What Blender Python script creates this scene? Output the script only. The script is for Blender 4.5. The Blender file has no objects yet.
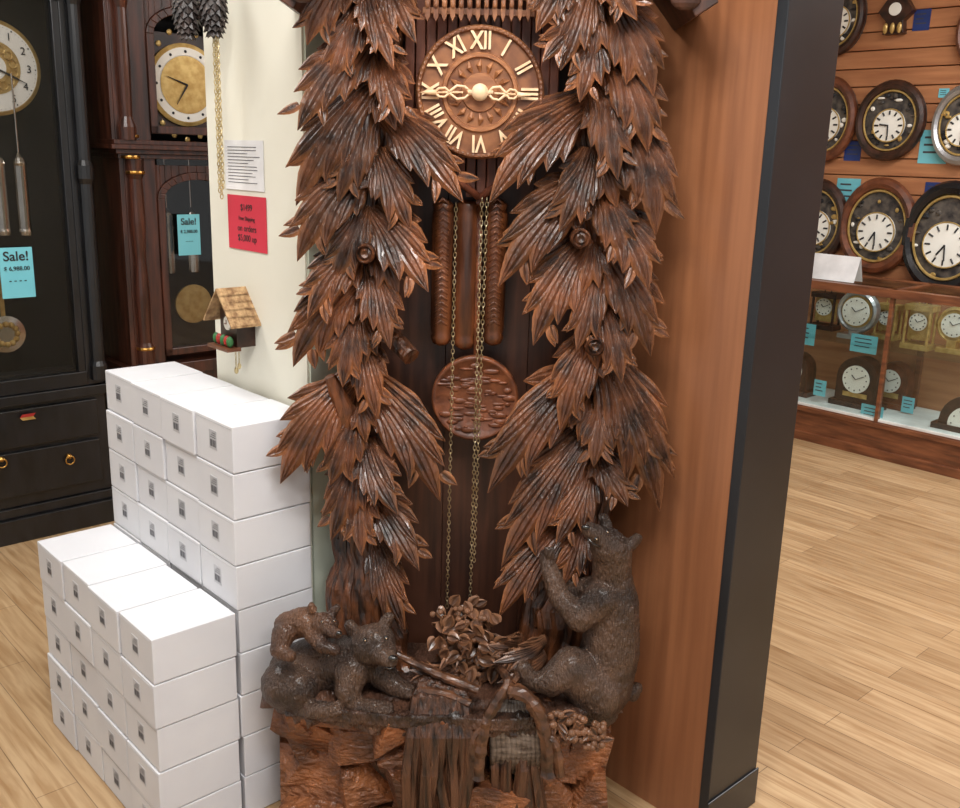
import bpy, math, random, bmesh
from mathutils import Vector, Matrix, noise
random.seed(7)
SC=bpy.context.scene
PI=math.pi
# ---------------------------------------------------------------- survey
CAMZ=1.55; PITCH=math.radians(14.5); ROLL=math.radians(1.66)
cp,sp,cr,sr=math.cos(PITCH),math.sin(PITCH),math.cos(ROLL),math.sin(ROLL)
ANG=math.radians(42.85)              # the shop's walls stand at 42.85 deg
E1=Vector((math.cos(ANG),math.sin(ANG),0)); E2=Vector((-math.sin(ANG),math.cos(ANG),0))
def sight(u,v):
    a0,b0=u-480,v-404
    a=(a0*cr+b0*sr)/960; b=-(-a0*sr+b0*cr)/960
    return Vector((a,cp+b*sp,-sp+b*cp))
def onY(u,v,y):
    r=sight(u,v); t=y/r.y
    return Vector((r.x*t,y,CAMZ+r.z*t))
def onA(u,v,a):
    r=sight(u,v); t=a/r.dot(E1)
    return (r.dot(E2)*t,CAMZ+r.z*t)
def onC(u,v,c):
    r=sight(u,v); t=c/r.dot(E2)
    return (r.dot(E1)*t,CAMZ+r.z*t)
# ---------------------------------------------------------------- materials
def lin(c):
    return tuple(((x/255)/12.92 if x/255<=.04045 else ((x/255+.055)/1.055)**2.4) for x in c)+(1,)
def M(name,c1,c2=None,rough=.5,metal=0.,sc=(1,1,1),ns=6,detail=4,bump=0.,point=None,plo=.53,phi=.66,crevice_shade=None,coat=0,rot=0,lo=.35,hi=.65,dist=0.004,bsc=None,spec=.5,big=0):
    m=bpy.data.materials.new(name); m.use_nodes=True
    N=m.node_tree.nodes; L=m.node_tree.links; B=N['Principled BSDF']
    B.inputs['Roughness'].default_value=rough; B.inputs['Metallic'].default_value=metal
    B.inputs['Coat Weight'].default_value=coat; B.inputs['Coat Roughness'].default_value=.18
    B.inputs['Specular IOR Level'].default_value=spec
    c2=c2 or tuple(x*.85 for x in c1)
    tc=N.new('ShaderNodeTexCoord'); mp=N.new('ShaderNodeMapping'); mp.inputs['Scale'].default_value=sc
    mp.inputs['Rotation'].default_value=(0,0,rot)
    L.new(tc.outputs['Object'],mp.inputs['Vector'])
    nz=N.new('ShaderNodeTexNoise'); nz.inputs['Scale'].default_value=ns; nz.inputs['Detail'].default_value=detail
    L.new(mp.outputs[0],nz.inputs['Vector'])
    rp=N.new('ShaderNodeValToRGB'); rp.color_ramp.elements[0].position=lo; rp.color_ramp.elements[1].position=hi
    rp.color_ramp.elements[0].color=lin(c2); rp.color_ramp.elements[1].color=lin(c1)
    L.new(nz.outputs['Fac'],rp.inputs['Fac'])
    out=rp.outputs['Color']
    if point or crevice_shade:
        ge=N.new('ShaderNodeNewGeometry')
        for col,p0,p1 in ((point,plo,phi),(crevice_shade,.49,.42)):  # last entry paints crevice shade into the base colour of concave carving
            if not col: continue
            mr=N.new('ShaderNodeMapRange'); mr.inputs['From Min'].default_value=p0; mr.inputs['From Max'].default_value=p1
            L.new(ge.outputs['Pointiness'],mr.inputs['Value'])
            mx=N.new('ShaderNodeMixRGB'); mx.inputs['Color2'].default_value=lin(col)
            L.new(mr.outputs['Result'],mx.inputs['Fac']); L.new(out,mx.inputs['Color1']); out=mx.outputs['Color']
    if big:
        n3=N.new('ShaderNodeTexNoise'); n3.inputs['Scale'].default_value=5; n3.inputs['Detail'].default_value=2
        L.new(tc.outputs['Object'],n3.inputs['Vector'])
        r3=N.new('ShaderNodeValToRGB'); r3.color_ramp.elements[0].position=.38; r3.color_ramp.elements[1].position=.66
        r3.color_ramp.elements[0].color=(1-big,1-big,1-big,1); r3.color_ramp.elements[1].color=(1+big,1+big*.7,1+big*.4,1)
        L.new(n3.outputs['Fac'],r3.inputs['Fac'])
        m3=N.new('ShaderNodeMixRGB'); m3.blend_type='MULTIPLY'; m3.inputs['Fac'].default_value=1
        L.new(out,m3.inputs['Color1']); L.new(r3.outputs['Color'],m3.inputs['Color2']); out=m3.outputs['Color']
    L.new(out,B.inputs['Base Color'])
    if bump:
        src=nz
        if bsc:
            m2=N.new('ShaderNodeMapping'); m2.inputs['Scale'].default_value=bsc; L.new(tc.outputs['Object'],m2.inputs['Vector'])
            src=N.new('ShaderNodeTexNoise'); src.inputs['Scale'].default_value=1; src.inputs['Detail'].default_value=3
            L.new(m2.outputs[0],src.inputs['Vector'])
        bp=N.new('ShaderNodeBump'); bp.inputs['Strength'].default_value=bump; bp.inputs['Distance'].default_value=dist
        L.new(src.outputs['Fac'],bp.inputs['Height']); L.new(bp.outputs[0],B.inputs['Normal'])
    return m
def glassmat(name,tint=(235,240,240),gl=.08):
    m=bpy.data.materials.new(name); m.use_nodes=True; N=m.node_tree.nodes; L=m.node_tree.links
    N.remove(N['Principled BSDF']); o=N['Material Output']
    t=N.new('ShaderNodeBsdfTransparent'); t.inputs[0].default_value=lin(tint)
    g=N.new('ShaderNodeBsdfGlossy'); g.inputs['Roughness'].default_value=.03
    x=N.new('ShaderNodeMixShader'); x.inputs[0].default_value=gl
    L.new(t.outputs[0],x.inputs[1]); L.new(g.outputs[0],x.inputs[2]); L.new(x.outputs[0],o.inputs[0])
    return m
m_leaf=M('carved_wood_leaf',(104,62,38),(42,24,16),rough=.30,ns=18,detail=8,bump=.9,bsc=(190,190,50),dist=.005,point=(150,98,62),crevice_shade=(20,12,9),coat=.35,big=.34)
m_bark=M('carved_wood_bark',(112,66,38),(34,19,12),rough=.38,sc=(2,2,.5),ns=24,bump=1,dist=.014,crevice_shade=(20,12,9),coat=.2,big=.3)
m_body=M('clock_body_wood',(112,60,38),(70,34,22),rough=.45,sc=(8,8,.8),ns=6,bump=.2)
m_board=M('clock_backboard_wood',(84,50,35),(48,27,19),rough=.42,sc=(9,9,.7),ns=5,bump=.15)
m_dial=M('dial_wood',(168,112,70),(128,78,46),rough=.45,sc=(1,1,6),ns=12,bump=.2)
m_dialring=M('dial_ring_wood',(140,90,54),(98,56,32),rough=.45,ns=30,bump=.3)
m_cream=M('carved_ivory_wood',(236,206,170),(220,182,140),rough=.5,ns=40)
m_weight=M('weight_wood',(124,70,38),(62,33,18),rough=.35,sc=(6,6,.6),ns=7,bump=.3,coat=.3)
m_pend=M('pendulum_wood',(130,74,44),(78,41,25),rough=.4,ns=26,bump=.8,dist=.006)
m_bear=M('bear_carved_wood',(96,72,57),(46,33,26),rough=.33,ns=12,bump=1,bsc=(230,230,55),dist=.014,coat=.25)
m_cub=M('cub_carved_wood',(106,72,50),(54,34,24),rough=.35,ns=12,bump=1,bsc=(230,230,80),dist=.010,coat=.2)
m_rock=M('carved_rock_wood',(156,98,60),(70,39,24),rough=.36,ns=11,detail=7,bump=1,bsc=(45,45,80),dist=.014,coat=.2,big=.2)
m_ledge=M('carved_ledge_wood',(88,60,46),(34,22,16),rough=.34,ns=14,bump=1,bsc=(110,45,60),dist=.012,coat=.2)
m_fall=M('carved_root_wood',(88,55,36),(30,18,12),rough=.36,sc=(3,3,.3),ns=26,bump=1,dist=.012,coat=.15)
m_branch=M('carved_branch_wood',(106,68,44),(46,28,18),rough=.36,ns=30,bump=.9,dist=.008,coat=.2)
m_pool=M('carved_pool_wood',(122,108,96),(66,54,46),rough=.3,sc=(1,1,5),ns=30,bump=.6)
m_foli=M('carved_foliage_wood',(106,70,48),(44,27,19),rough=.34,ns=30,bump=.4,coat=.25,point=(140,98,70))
m_brass=M('brass',(214,170,96),(180,130,62),rough=.28,metal=1,ns=20)
m_brassd=M('aged_brass_chain',(204,190,158),(160,138,100),rough=.32,metal=1,ns=40)
m_chrome=M('chrome',(225,220,210),(180,175,168),rough=.2,metal=1)
m_black=M('black_eye',(10,8,8),rough=.12,coat=1)
m_white=M('white_face',(240,238,230),(232,228,218),rough=.4)
m_ply=M('plywood_panel',(152,100,67),(119,75,49),rough=.34,sc=(7,7,.35),ns=5,detail=8,bump=.08,lo=.25,hi=.75)
m_post=M('black_paint',(34,36,40),(26,28,31),rough=.35,ns=3)
m_wall=M('cream_paint',(224,221,207),(217,213,197),rough=.8,ns=2)
m_wallg=M('pale_green_paint',(200,206,190),(192,198,180),rough=.8,ns=2)
m_ceil=M('ceiling_paint',(230,228,222),rough=.9)
m_box=M('white_cardboard',(214,214,217),(206,206,210),rough=.6,ns=5)
m_label=M('label_paper',(196,196,200),rough=.6)
m_ink=M('ink',(30,30,34),rough=.6)
m_barc=M('barcode_ink',(70,70,76),rough=.6)
m_teal=M('teal_card',(118,196,208),(104,184,198),rough=.6,ns=4)
m_red=M('red_paper',(206,44,68),(192,34,58),rough=.6,ns=4)
m_paper=M('white_paper',(236,235,236),rough=.6)
m_blackwood=M('black_lacquer_wood',(24,24,27),(12,12,13),rough=.3,ns=8,sc=(4,4,1),coat=.3)
m_mahog=M('mahogany_wood',(82,43,29),(40,20,13),rough=.32,sc=(10,10,.9),ns=5,bump=.1,coat=.3)
m_inside=M('dark_interior',(30,26,25),(16,13,12),rough=.6)
m_pine=M('knotty_pine_boards',(186,128,86),(148,92,58),rough=.5,sc=(.8,.8,9),ns=3.5,detail=8,lo=.25,hi=.75)
m_case=M('display_case_wood',(132,80,50),(92,52,31),rough=.4,sc=(1,1,8),ns=6)
m_deck=M('white_deck',(235,235,232),rough=.5)
m_darkframe=M('dark_walnut_frame',(66,38,27),(34,19,13),rough=.35,ns=20)
m_brownframe=M('brown_oak_frame',(118,66,40),(74,38,22),rough=.4,ns=16)
m_blackframe=M('black_frame',(20,20,24),rough=.25)
m_silver=M('silver_frame',(190,190,192),rough=.3,metal=.8)
m_gold=M('gold_dial',(206,176,112),(176,142,80),rough=.35,metal=.5,ns=30)
m_shingle=M('tan_shingles',(190,156,112),(130,96,62),rough=.7,sc=(1,1,1),ns=60,bump=.5)
m_green=M('green_paint',(52,110,60),rough=.5); m_redp=M('red_paint',(160,36,30),rough=.5)
m_blue=M('blue_paint',(34,56,120),rough=.4)
m_cone=M('pinecone_iron',(62,50,46),(30,23,21),rough=.42,ns=30)
m_chainp=M('pale_brass_chain',(214,196,150),(180,160,116),rough=.35,metal=.6,ns=40)
m_glass=glassmat('clear_glass',(245,250,250),gl=.05); m_glassd=glassmat('door_glass',(235,235,235),.035)
m_inn=M('clock_inner_board',(96,88,80),(34,32,36),rough=.4,ns=22)
def floormat():
    m=bpy.data.materials.new('oak_plank_floor'); m.use_nodes=True; N=m.node_tree.nodes; L=m.node_tree.links; B=N['Principled BSDF']
    tc=N.new('ShaderNodeTexCoord'); mp=N.new('ShaderNodeMapping'); mp.inputs['Rotation'].default_value=(0,0,-(ANG+PI/2))
    L.new(tc.outputs['Object'],mp.inputs['Vector'])
    br=N.new('ShaderNodeTexBrick'); br.offset=.37; br.inputs['Scale'].default_value=1
    br.inputs['Brick Width'].default_value=1.1; br.inputs['Row Height'].default_value=.10
    br.inputs['Mortar Size'].default_value=.0014; br.inputs['Mortar Smooth'].default_value=.5
    br.inputs['Color1'].default_value=lin((190,161,124)); br.inputs['Color2'].default_value=lin((166,137,102)); br.inputs['Mortar'].default_value=lin((120,96,70))
    L.new(mp.outputs[0],br.inputs['Vector'])
    m2=N.new('ShaderNodeMapping'); m2.inputs['Scale'].default_value=(1.6,22,1); L.new(mp.outputs[0],m2.inputs['Vector'])
    nz=N.new('ShaderNodeTexNoise'); nz.inputs['Scale'].default_value=2.4; nz.inputs['Detail'].default_value=8; nz.inputs['Distortion'].default_value=.7
    L.new(m2.outputs[0],nz.inputs['Vector'])
    rp=N.new('ShaderNodeValToRGB'); rp.color_ramp.elements[0].position=.3; rp.color_ramp.elements[1].position=.62
    rp.color_ramp.elements[0].color=lin((206,188,166)); rp.color_ramp.elements[1].color=(1,1,1,1)
    L.new(nz.outputs['Fac'],rp.inputs['Fac'])
    mx=N.new('ShaderNodeMixRGB'); mx.blend_type='MULTIPLY'; mx.inputs['Fac'].default_value=.9
    L.new(br.outputs['Color'],mx.inputs['Color1']); L.new(rp.outputs['Color'],mx.inputs['Color2'])
    L.new(mx.outputs[0],B.inputs['Base Color']); B.inputs['Roughness'].default_value=.34
    return m
m_floor=floormat()
# ---------------------------------------------------------------- mesh kit
class G:
    def __init__(s): s.v=[];s.f=[];s.m=[]
    def add(s,vs,fs,m=0):
        o=len(s.v); s.v+= [tuple(x) for x in vs]
        for f in fs: s.f.append([i+o for i in f]); s.m.append(m)
    def box(s,x0,x1,y0,y1,z0,z1,m=0):
        vs=[(x,y,z) for x in(x0,x1) for y in(y0,y1) for z in(z0,z1)]
        s.add(vs,[(0,1,3,2),(4,6,7,5),(0,4,5,1),(2,3,7,6),(0,2,6,4),(1,5,7,3)],m)
    def prism(s,poly,y0,y1,m=0):
        n=len(poly); vs=[(x,y0,z) for x,z in poly]+[(x,y1,z) for x,z in poly]
        s.add(vs,[list(range(n)),list(range(2*n-1,n-1,-1))]+[(i,i+n,(i+1)%n+n,(i+1)%n) for i in range(n)],m)
    def prismz(s,poly,z0,z1,m=0):
        n=len(poly); vs=[(x,y,z0) for x,y in poly]+[(x,y,z1) for x,y in poly]
        s.add(vs,[list(range(n-1,-1,-1)),list(range(n,2*n))]+[(i,(i+1)%n,(i+1)%n+n,i+n) for i in range(n)],m)
    def tube(s,pts,rad,n=8,m=0,sq=(1,1),cap=True,rough=0,flute=0):
        pts=[Vector(p) for p in pts]
        if not hasattr(rad,'__len__'): rad=[rad]*len(pts)
        up=None; vs=[]
        for i,p in enumerate(pts):
            t=(pts[min(i+1,len(pts)-1)]-pts[max(i-1,0)]).normalized()
            if up is None: up=Vector((0,1,0)) if abs(t.y)<.9 else Vector((1,0,0))
            a=t.cross(up); 
            if a.length<1e-4: a=t.cross(Vector((1,0,0)))
            a.normalize(); up=a.cross(t).normalized()
            for k in range(n):
                th=2*PI*k/n; q=1+(random.uniform(-rough,rough) if rough else 0)+(flute if k%2 else -flute)
                vs.append(p+a*(math.cos(th)*rad[i]*sq[0]*q)+up*(math.sin(th)*rad[i]*sq[1]*q))
        fs=[]
        for i in range(len(pts)-1):
            for k in range(n):
                fs.append((i*n+k,i*n+(k+1)%n,(i+1)*n+(k+1)%n,(i+1)*n+k))
        if cap: fs+= [list(range(n-1,-1,-1)),[(len(pts)-1)*n+k for k in range(n)]]
        s.add(vs,fs,m)
    def sph(s,c,r,m=0,nu=12,nv=8):
        if not hasattr(r,'__len__'): r=(r,r,r)
        vs=[(c[0],c[1],c[2]+r[2])]
        for j in range(1,nv):
            ph=PI*j/nv
            for i in range(nu):
                th=2*PI*i/nu; vs.append((c[0]+r[0]*math.sin(ph)*math.cos(th),c[1]+r[1]*math.sin(ph)*math.sin(th),c[2]+r[2]*math.cos(ph)))
        vs.append((c[0],c[1],c[2]-r[2])); e=len(vs)-1; fs=[]
        for i in range(nu):
            fs.append((0,1+i,1+(i+1)%nu)); fs.append((e,e-nu+(i+1)%nu,e-nu+i))
            for j in range(nv-2):
                a=1+j*nu; fs.append((a+i,a+nu+i,a+nu+(i+1)%nu,a+(i+1)%nu))
        s.add(vs,fs,m)
    def lathe(s,prof,o,axis='z',n=24,m=0,sx=1,sz=1):
        vs=[];k=len(prof)
        for r,h in prof:
            for i in range(n):
                th=2*PI*i/n; c,d=r*math.cos(th)*sx,r*math.sin(th)*sz
                vs.append((o[0]+c,o[1]+d,o[2]+h) if axis=='z' else (o[0]+c,o[1]+h,o[2]+d))
        fs=[]
        for j in range(k-1):
            for i in range(n): fs.append((j*n+i,j*n+(i+1)%n,(j+1)*n+(i+1)%n,(j+1)*n+i))
        fs+=[list(range(n-1,-1,-1)),[(k-1)*n+i for i in range(n)]]
        s.add(vs,fs,m)
    def ring(s,o,R,r,n=32,k=8,m=0,sx=1,sz=1,sy=1):   # torus facing y
        vs=[];fs=[]
        for i in range(n):
            th=2*PI*i/n
            for j in range(k):
                ph=2*PI*j/k; q=R+r*math.cos(ph)
                vs.append((o[0]+q*math.cos(th)*sx,o[1]+r*math.sin(ph)*sy,o[2]+q*math.sin(th)*sz))
        for i in range(n):
            for j in range(k): fs.append((i*k+j,((i+1)%n)*k+j,((i+1)%n)*k+(j+1)%k,i*k+(j+1)%k))
        s.add(vs,fs,m)
    def link(s,c,h,w,r,turn,m=0):
        vs=[];fs=[];n=10;k=5
        for i in range(n):
            th=2*PI*i/n
            for j in range(k):
                ph=2*PI*j/k; a=math.cos(th)*(w+r*math.cos(ph)); b=math.sin(th)*(h+r*math.cos(ph)); d=r*math.sin(ph)
                x,y=(a,d) if turn else (d,a)
                vs.append((c[0]+x,c[1]+y,c[2]+b))
        for i in range(n):
            for j in range(k): fs.append((i*k+j,((i+1)%n)*k+j,((i+1)%n)*k+(j+1)%k,i*k+(j+1)%k))
        s.add(vs,fs,m)
    def chain(s,p0,p1,step=.0095,w=.0032,r=.0012,m=0):
        p0,p1=Vector(p0),Vector(p1); n=int((p1-p0).length/step)
        for i in range(n+1): s.link(p0.lerp(p1,i/n),step*.62,w,r,i%2,m)
    def obj(s,name,mats,parent=None,smooth=False,loc=(0,0,0),rz=0,bevel=0):
        me=bpy.data.meshes.new(name); me.from_pydata(s.v,[],s.f)
        for x in (mats if isinstance(mats,(list,tuple)) else [mats]): me.materials.append(x)
        me.polygons.foreach_set('material_index',s.m)
        me.polygons.foreach_set('use_smooth',[smooth]*len(s.f)); me.update()
        b=bmesh.new(); b.from_mesh(me); bmesh.ops.recalc_face_normals(b,faces=b.faces); b.to_mesh(me); b.free()
        o=bpy.data.objects.new(name,me); SC.collection.objects.link(o)
        o.location=loc; o.rotation_euler=(0,0,rz)
        if parent: o.parent=parent
        if bevel:
            md=o.modifiers.new('bevel','BEVEL'); md.width=bevel; md.segments=2; md.limit_method='ANGLE'
        return o
def empty(name,loc=(0,0,0),rz=0):
    o=bpy.data.objects.new(name,None); SC.collection.objects.link(o); o.empty_display_size=.1
    o.location=loc; o.rotation_euler=(0,0,rz); return o
def text(body,name,size,mat,parent,mw,ext=.0006,align='CENTER'):
    c=bpy.data.curves.new(name,'FONT'); c.body=body; c.size=size; c.extrude=ext
    c.align_x=align; c.align_y='CENTER'; c.materials.append(mat)
    o=bpy.data.objects.new(name,c); SC.collection.objects.link(o); o.parent=parent; o.matrix_local=mw; return o
FACE=Matrix.Rotation(PI/2,4,'X')
# ================================================================ ROOM (shop frame: local x=E1, y=E2)
H=2.95
g=G(); g.box(-4,8,-4,8,-.05,0); g.obj('floor',m_floor)
g=G(); g.box(-2.5,5.8,-2.2,4.45,H,H+.05); g.obj('ceiling',m_ceil,rz=ANG)
g=G(); g.box(-2.5,5.8,4.33,4.45,0,H); g.obj('wall_back',m_wall,rz=ANG)
g=G()
z=0
while z<H-.01:
    z1=min(z+.1,H); g.box(5.62,5.68,-2.2,4.33,z+.003,z1-.003); z=z1
g.box(5.66,5.76,-2.2,4.33,0,H)
g.obj('wall_right',m_pine,rz=ANG,bevel=.003)
g=G(); g.box(1.165,1.94,1.84,2.275,0,H); g.obj('wall_column',m_wall,rz=ANG)
g=G(); g.box(1.17,1.735,1.832,1.84,0,H); g.obj('wall_return',m_wallg,rz=ANG)
g=G(); g.box(1.738,1.93,1.07,1.832,0,H); g.obj('wall_partition',m_ply,rz=ANG)
g=G(); g.box(1.734,1.94,1.045,1.07,0,H); g.box(1.729,1.945,1.04,1.045,0,.1); g.obj('trim_1',m_post,rz=ANG,bevel=.002)
# ================================================================ BOXES
BW,BL,BH=.174,.2,.108
g=G(); lb=G()
def stack(a0,c0,n,rows):
    for r in range(rows):
        for k in range(n):
            j=random.uniform(-.004,.003); k2=random.uniform(-.0008,.0008)
            x0=a0+j; y0=c0+k*BW+k2; z0=r*BH
            g.box(x0,x0+BL-.004,y0+.0022,y0+BW-.0022,z0+.0012,z0+BH-.0012,0)
            lb.box(x0-.0006,x0,y0+.006,y0+BW-.006,z0+BH-.0085,z0+BH-.0077,2)
            ly=y0+BW*.42; lz=z0+BH*.34
            lb.box(x0-.0008,x0,ly,ly+.034,lz,lz+.044,0)
            for b in range(7):
                lb.box(x0-.0012,x0-.0007,ly+.004+b*.004,ly+.0055+b*.004+(.001 if b%3 else 0),lz+.006,lz+.022,1)
            for b in range(3):
                lb.box(x0-.0012,x0-.0007,ly+.004,ly+.03-b*.005,lz+.027+b*.005,lz+.0285+b*.005,1)
stack(.749,1.805,4,5); stack(.955,1.808,4,9)
bx=g.obj('white_cardboard_box_stack',m_box,rz=ANG,bevel=.002)
lb.obj('labels',[m_label,m_barc,m_label],parent=bx)
# ================================================================ MAIN CLOCK
clock=empty('carved_cuckoo_clock',(0,2.1,0)); clock_off=Vector((0,-2.1,0))
def part(g,name,mats,smooth=False,bevel=0): return g.obj(name,mats,parent=clock,smooth=smooth,loc=clock_off,bevel=bevel)
g=G()
zt=2.35
for i in range(3):
    x0=-.275+i*.1915; g.box(x0+.0004,x0+.1911,2.19,2.215,.12,zt)
part(g,'backboard',m_board,bevel=.001)
g=G()
def low(u):
    d=abs(u-480)
    return 205-d*.85 if d<62 else 152-(d-62)*2
us=[404+i*10.2 for i in range(16)]
for a,b in zip(us[:-1],us[1:]):
    mid=(a+b)/2; A=onY(a+.5,low(mid),2.1); B=onY(b-.5,low(mid),2.1)
    g.box(A.x,B.x,2.10,2.19,A.z,2.3)
part(g,'housing_slats',m_body,bevel=.002)
g=G()
for sgn in(-1,1):
    g.tube([onY(480,198,2.09),onY(480+sgn*38,168,2.09),onY(480+sgn*66,140,2.09)],.008,8)
part(g,'housing_moulding',m_body,smooth=True)
g=G()
for sgn,ue,ve in((-1,300,14),(1,688,22)):
    e=onY(ue,ve,2.0); ap=Vector((-.01,2.0,2.42)); d=(e-ap).normalized(); nrm=Vector((d.z,0,-d.x))
    if nrm.z<0: nrm=-nrm
    vs=[]
    for y in(1.93,2.2):
        for p in(ap,e,e+nrm*.05,ap+nrm*.05): vs.append((p.x,y,p.z))
    g.add(vs,[(0,1,2,3),(7,6,5,4),(0,4,5,1),(1,5,6,2),(2,6,7,3),(3,7,4,0)])
    for k in range(9):
        p=ap.lerp(e,(k+.5)/9.); g.sph((p.x,1.925,p.z-.004),(.03,.012,.02))
part(g,'gable_roof',m_board,bevel=.004)
g=G()
for i in range(14):   # carved fretwork balcony: pointed pickets
    u=428+i*8.4; A=onY(u-2.9,17,2.05); B=onY(u+2.9,-22,2.05); xm=(A.x+B.x)/2; zt_=onY(u,22.5,2.05).z
    g.prism([(A.x,A.z),(xm,zt_),(B.x,A.z),(B.x,B.z),(A.x,B.z)],2.040,2.052)
    g.sph((xm,2.038,onY(u,5,2.05).z),(.005,.003,.008),0,8,6)
for v0,v1 in((-7,-2),(11,14)):
    A=onY(423,v1,2.06);B=onY(541,v0,2.06); g.box(A.x,B.x,2.052,2.062,A.z,B.z)
A=onY(420,-20,2.05);B=onY(545,-28,2.05); g.box(A.x,B.x,2.03,2.1,A.z,B.z)
part(g,'balcony_fence',m_dialring,bevel=.001)
# dial
DC=onY(480,93,2.06); R=.131
g=G()
g.lathe([(R,.03),(R,-.006),(R*.97,-.014),(R*.93,-.014),(R*.91,-.006)],DC,'y',64,0)
g.lathe([(R*.92,-.005),(R*.60,-.006),(R*.58,-.012),(R*.53,-.012),(R*.51,-.004),(R*.3,-.004),(R*.28,-.010),(.001,-.012)],DC,'y',64,1)
for k in range(16):
    th=2*PI*k/16; g.tube([(DC.x+math.cos(th)*R*.30,DC.y-.004,DC.z+math.sin(th)*R*.30),(DC.x+math.cos(th+.06)*R*.40,DC.y-.009,DC.z+math.sin(th+.06)*R*.40),(DC.x+math.cos(th)*R*.50,DC.y-.005,DC.z+math.sin(th)*R*.50)],[.002,.006,.001],6,1)
for k in range(72):
    th=2*PI*k/72; g.sph((DC.x+math.cos(th)*R*.95,DC.y-.013,DC.z+math.sin(th)*R*.95),(.004,.003,.004),0,6,5)
part(g,'dial',[m_dialring,m_dial])
for i,s in enumerate(['XII','I','II','III','IIII','V','VI','VII','VIII','IX','X','XI']):
    th=i*PI/6; mw=Matrix.Translation(Vector((DC.x+math.sin(th)*R*.755,DC.y-.010,DC.z+math.cos(th)*R*.755))+clock_off)@Matrix.Rotation(th,4,'Y')@FACE@Matrix.Diagonal((.85,1.15,1,1))
    t=text(s,'numeral_%d'%(i+1),.042,m_cream,clock,mw,.003); t.data.offset=.0009
g=G(); yh=DC.y-.022
def hand(th,Ln,g):
    d=Vector((math.sin(th),0,math.cos(th))); n=Vector((d.z,0,-d.x)); o=Vector((DC.x,yh,DC.z))
    def P(a,b): return o+d*a*Ln+n*b
    g.tube([P(-.22,0),P(.2,0)],[.004,.005],8)
    for s in(-1,1):
        g.tube([P(.15,0),P(.25,s*.011),P(.38,s*.013),P(.48,s*.004),P(.52,0)],.0028,6)
        g.tube([P(.5,0),P(.58,s*.009),P(.68,s*.008),P(.76,0)],.0026,6)
    g.tube([P(.28,0),P(.7,0)],.002,6)
    g.tube([P(.72,0),P(.85,0),P(1,0)],[.006,.004,.0008],8)
hand(-PI/2-.03,.122,g); hand(PI/2+.03,.104,g)
g.lathe([(.017,0),(.017,-.006),(.008,-.011),(.001,-.012)],(DC.x,yh+.002,DC.z),'y',20)
part(g,'clock_hands',m_cream,smooth=True)
# weights, pendulum, chains
g=G()
for u,w,v1 in((443,10.5,346),(467,11,350),(496,10.5,346)):
    a=onY(u,200,2.13); b=onY(u-2,v1,2.13); r=w*.00232; x=(a.x+b.x)/2; hh=a.z-b.z
    g.lathe([(r*.3,0),(r*.8,.006),(r,.02),(r*.86,.028),(r,.04),(r,hh-.03),(r*.85,hh-.02),(r,hh-.01),(r*.5,hh)],(x,2.14,b.z),'z',16)
    if u!=467:
        for k in range(20):
            for s in(-1,1):
                zz=b.z+.05+k*.014
                g.tube([(x,2.138-r,zz+.01),(x+s*r*.5,2.141-r*.85,zz),(x+s*r*.85,2.141-r*.4,zz-.006)],[.003,.003,.001],5)
part(g,'carved_weights',m_weight,smooth=True)
pc=onY(475,398,2.12); g=G()
rp_=.099
g.lathe([(rp_,.012),(rp_,-.006),(rp_*.94,-.012),(rp_*.9,-.006),(.001,-.008)],pc,'y',48)
random.seed(3)
for k in range(70):
    a=random.uniform(0,2*PI); r=rp_*.82*math.sqrt(random.random())
    g.sph((pc.x+r*math.cos(a),pc.y-.006,pc.z+r*math.sin(a)),(random.uniform(.006,.022),.004,random.uniform(.003,.008)),0,8,6)
g.box(pc.x-.006,pc.x+.006,pc.y+.004,pc.y+.01,pc.z,1.45)
part(g,'pendulum',m_pend,smooth=True)
g=G()
def ch(u0,v0,u1,v1,y): g.chain(onY(u0,v0,y),onY(u1,v1,y))
ch(456,205,447,606,2.06); ch(482,200,470,604,2.05); ch(487,200,474,560,2.055)
part(g,'brass_chains',m_brassd,smooth=True)
# --- trees
P5=[(-1,0),(-.5,.8),(0,.3),(.5,.8),(1,0)]
RIDGE=[(-1,-.5),(-.72,.25),(-.5,.62),(-.3,.28),(0,1),(.3,.28),(.5,.62),(.72,.25),(1,-.5)]
def blade(g,p0,d,nrm,L,W,th,curl=0.,m=0,sway=0.,ws=(.55,.85,1,.97,.80,.48,.0),prof=P5):
    d=d.normalized(); side=d.cross(nrm).normalized(); n=len(ws)
    vs=[]
    for i in range(n):
        s=i/(n-1); c=p0+d*(L*s)+nrm*(curl*(s**2)*L)+side*(sway*s*s*L)
        w=max(W*ws[i],.0005)
        for a,h in prof: vs.append(c+side*(a*w)+nrm*(h*th*(ws[i]*.8+.2)))
    k=len(prof); fs=[]
    for i in range(n-1):
        for j in range(k-1): fs.append((i*k+j,i*k+j+1,(i+1)*k+j+1,(i+1)*k+j))
        fs.append((i*k+k-1,i*k,(i+1)*k,(i+1)*k+k-1))
    fs.append(list(range(k)));fs.append([(n-1)*k+j for j in range(k)])
    g.add(vs,fs,m)
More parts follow.
